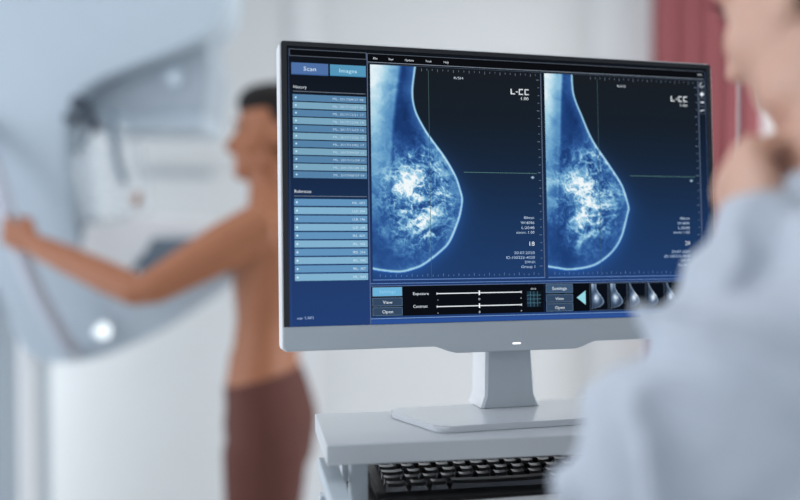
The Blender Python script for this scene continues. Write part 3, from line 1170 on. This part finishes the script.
# near arm, reaching to the rail
sh = pt(262, 226, -.15)
el = pt(142, 293, -.20)
wr_ = pt(37, 246, -.06)
kn = pt(5, 231, -.035)
add_loft(bm, [(rel(pt(272, 232, -.10)), .052, .05), (rel(sh), .064, .056), (rel(sh.lerp(el, .3)), .062, .052), (rel(sh.lerp(el, .65)), .051, .046), (rel(el.lerp(sh, .08)), .043, .042),
              (rel(el.lerp(wr_, .06)), .040, .040), (rel(el.lerp(wr_, .3)), .041, .040), (rel(el.lerp(wr_, .7)), .037, .034), (rel(wr_), .031, .027)], 20, YH)
add_hand(bm, rel(wr_), rel(kn), Vector((.1, -.2, 1)), Vector((.0, .3, -1)), (.75, 1.0, .8), 1.05)
# far arm hanging forward, mostly behind the body
sh2 = pt(270, 226, .16)
el2 = pt(262, 320, .20)
w2 = pt(236, 360, .05)
add_loft(bm, [(rel(sh2), .05, .05), (rel(sh2.lerp(el2, .5)), .042, .042), (rel(el2), .036, .036), (rel(el2.lerp(w2, .5)), .032, .032), (rel(w2), .024, .024)], 16, YH)
me = organic(bm, .0065, 3)
link('body', me, M_skin1, p1)
# leggings
bm = bmesh.new()
leg = [((263, 373), 38.5, .174), ((268, 395), 42, .182), ((271, 418), 46, .187), ((270.5, 440), 43.5, .182), ((270, 458), 41, .178)]
add_loft(bm, [(rel(pt(*c)), a * px, b) for c, a, b in leg], 28, YH, 2)
for sy, dx in ((-1, 0), (1, -3)):
    hip = [((270 + dx, 440), 41, .09), ((267.5 + dx, 500), 36, .082), ((266 + dx, 560), 27, .064), ((268 + dx, 590), 23, .056), ((272 + dx, 640), 23, .054), ((271 + dx, 690), 16, .04), ((270 + dx, 708), 15, .038)]
    add_loft(bm, [(rel(pt(*c)) + Vector((0, sy * .088, 0)), a * px, b) for c, a, b in hip], 20, YH, 2)
me = organic(bm, .008, 3)
link('leggings', me, M_legg, p1)
# hair: drawn back over the skull into a bun
bm = bmesh.new()
s = 1
C = rel(Hc)


def he(bm, c, r):
    add_ell(bm, T1(*c), [q * 1.08 for q in r], M1, 24)


he(bm, (-.028, 0, .036), (.094, .084, .085))
he(bm, (-.006, 0, .062), (.094, .074, .066))
he(bm, (-.050, 0, -.002), (.068, .084, .066))
he(bm, (.010, 0, .072), (.082, .066, .052))
he(bm, (-.032, 0, .0), (.056, .092, .078))
he(bm, (-.128, 0, -.012), (.036, .036, .036))
link('hair', organic(bm, .006, 2), M_hair, p1)
for q in (-1, 1):
    bm = bmesh.new()
    add_ell(bm, T1(.0775, q * .030, .0), (.0112, .0112, .0095), M1, 14)
    tag(obj('eye', bm, mat('eye_dark', (40, 28, 24), .3), p1, True))
    bm = bmesh.new()
    add_tube(bm, [T1(.0905, q * .014, .018), T1(.092, q * .028, .024), T1(.080, q * .045, .019)], [.003, .0035, .002], 8, 3)
    obj('eyebrow', bm, M_hair, p1, True)

# --- the person in the foreground
F2, L2 = frame_of((-.41, .912))
Ch = Vector((.321, .62, 1.527))
p2 = thing('person', 'person in a pale blue-white coat, hand at chin, seen close from behind', 'person', (.40, .52, 0))
O2 = Vector(p2.location)
rel = lambda v: v - O2
bm = bmesh.new()
T2, M2 = add_head(bm, rel(Ch), F2, L2, 0.97, 0.06, -0.022)
nb = Ch - F2 * .02 + Vector((0, 0, -.10))
chest = Vector((.385, .535, 1.16))
add_loft(bm, [(rel(Ch - F2 * .015 + Vector((0, 0, -.03))), .060, .052), (rel(nb), .056, .052), (rel(Vector((.335, .575, 1.345))), .06, .06), (rel(Vector((.36, .56, 1.28))), .12, .09),
              (rel(chest), .15, .10), (rel(Vector((.39, .53, .95))), .14, .10), (rel(Vector((.39, .53, .80))), .15, .11)], 24, F2, 2)
for q in (-1, 1):
    hp = Vector((.39, .53, .82)) + L2 * .09 * q
    kn_ = hp + Vector((0, 0, -.38)) + F2 * .02
    an = hp + Vector((0, 0, -.74))
    add_loft(bm, [(rel(hp), .08, .085), (rel(hp.lerp(kn_, .5)), .07, .075), (rel(kn_), .052, .055), (rel(kn_.lerp(an, .4)), .05, .052), (rel(an), .033, .036)], 18, F2, 2)
    add_ell(bm, rel(an + F2 * .06 + Vector((0, 0, -.045))), (.045, .11, .034), Matrix.Rotation(math.atan2(F2.y, F2.x) - R(90), 3, 'Z'))
SH = Vector((.262, .500, 1.262))
EL = P(628, 462, .565)
WR = P(772, 240, .592)
KN = P(733, 168, .628)
add_loft(bm, [(rel(SH), .05, .05), (rel(SH.lerp(EL, .5)), .045, .045), (rel(EL), .036, .036)], 16, YH)
add_loft(bm, [(rel(EL), .036, .036), (rel(P(700, 400, .585)), .034, .034), (rel(P(736, 325, .594)), .030, .030), (rel(WR), .024, .022)], 16, YH)
add_hand(bm, rel(WR), rel(KN), Vector((-.2, 1, .3)), Vector((1, .25, .35)), (.95, .7, .45), .95, .95)
# other arm, folded across the body
S3 = Vector((.39, .535, 1.25)) - L2 * .155
E3 = S3 + Vector((.03, .03, -.28))
W3 = Vector((.25, .66, 1.02))
add_loft(bm, [(rel(S3), .052, .052), (rel(E3), .038, .038)], 16, YH)
add_loft(bm, [(rel(E3), .038, .038), (rel(W3), .025, .023)], 16, YH)
add_hand(bm, rel(W3), rel(W3 + Vector((-.045, .03, .05))), Vector((0, .3, 1)), Vector((.3, -1, 0)), (.5, .6, .4), .95)
link('body', organic(bm, .0042, 3), M_skin2, p2)
# coat
bm = bmesh.new()
ct = [(Vector((.332, .585, 1.372)), .068, .066), (Vector((.340, .575, 1.335)), .090, .078), (Vector((.36, .56, 1.285)), .150, .10), (Vector((.375, .545, 1.20)), .182, .118), (Vector((.385, .535, 1.05)), .172, .122),
      (Vector((.39, .53, .90)), .165, .128), (Vector((.39, .53, .72)), .180, .142), (Vector((.39, .53, .50)), .20, .155)]
add_loft(bm, [(rel(a), b, c) for a, b, c in ct], 30, F2, 2)
# near sleeve
add_loft(bm, [(rel(Vector((.318, .555, 1.315))), .072, .060), (rel(SH + Vector((.0, -.005, .0))), .078, .070), (rel(SH.lerp(EL, .35)), .074, .068), (rel(SH.lerp(EL, .7)), .066, .064), (rel(P(642, 470, .560)), .062, .062), (rel(P(616, 502, .565)), .046, .048), (rel(P(602, 522, .57)), .034, .036)], 24, YH)
add_loft(bm, [(rel(P(618, 488, .572)), .038, .045), (rel(P(640, 462, .575)), .047, .052), (rel(P(700, 404, .585)), .054, .056), (rel(P(742, 335, .592)), .052, .054), (rel(P(766, 280, .598)), .048, .050),
              (rel(P(774, 240, .602)), .043, .043), (rel(P(782, 212, .604)), .039, .040)], 24, YH)
# far sleeve
add_loft(bm, [(rel(S3 + Vector((0, 0, .03))), .060, .060), (rel(S3.lerp(E3, .5)), .066, .062), (rel(E3), .054, .054)], 20, YH)
add_loft(bm, [(rel(E3), .052, .052), (rel(E3.lerp(W3, .85)), .040, .038)], 20, YH)
# collar
add_loft(bm, [(rel(Vector((.325, .592, 1.365))), .066, .064), (rel(Vector((.322, .596, 1.395))), .062, .060)], 24, F2)
me = organic(bm, .005, 6)
# soft folds in the cloth
nv = len(me.vertices)
co = np.zeros(nv * 3, np.float32)
no = np.zeros(nv * 3, np.float32)
me.vertices.foreach_get('co', co)
me.vertices.foreach_get('normal', no)
co, no = co.reshape(-1, 3), no.reshape(-1, 3)
Q = co + np.array(O2)
dirf = np.array(((SH - EL).normalized()))
al = (Q - np.array(EL)) @ dirf
z_, x_, y_ = Q[:, 2], Q[:, 0], Q[:, 1]
f1 = ridge(al * 14 + fbm(x_ * 9, z_ * 9) * 1.8 + 3, (z_ + .7 * x_) * 9 + y_ * 6, 2)
f2 = fbm(x_ * 16 + 5, z_ * 16 + y_ * 9, 3)
f1 = ridge(al * 11 + fbm(x_ * 6, z_ * 6) * 1.6 + 3, (z_ + .7 * x_) * 6 + y_ * 4, 2)
amp = (.040 * (f1 - .24) + .006 * (f2 - .5)) * sst(1.40, 1.31, z_)
co = co + no * amp[:, None]
me.vertices.foreach_set('co', co.reshape(-1).astype(np.float32))
me.update()
link('coat', me, M_coat, p2)
# hair tied up
bm = bmesh.new()
for c, r in (((-.026, 0, .036), (.096, .086, .086)), ((-.010, 0, .060), (.092, .076, .064)), ((-.066, 0, -.012), (.054, .074, .062)), ((-.126, 0, .01), (.042, .042, .040))):
    add_ell(bm, T2(*c), r, M2, 24)
link('hair', organic(bm, .005, 2), mat('hair_brown', (52, 38, 32), .5, noise=.3, nscale=200), p2)
for q in (-1, 1):
    bm = bmesh.new()
    add_ell(bm, T2(.0775, q * .030, .0), (.0112, .0112, .0095), M2, 14)
    obj('eye', bm, mat('eye_dark', (40, 28, 24), .3), p2, True)
    bm = bmesh.new()
    for k in range(7):
        a = -.9 + k * .3
        b0 = T2(.088 - .004 * abs(a), q * (.030 + .012 * a), .004)
        b1 = T2(.098 - .004 * abs(a), q * (.031 + .018 * a), .008)
        add_tube(bm, [b0, b1], [.0010, .0004], 6)
    obj('eyelashes', bm, M_hair, p2)
    bm = bmesh.new()
    add_tube(bm, [T2(.0905, q * .014, .018), T2(.092, q * .028, .024), T2(.080, q * .045, .019)], [.003, .0035, .002], 8, 3)
    obj('eyebrow', bm, M_hair, p2, True)
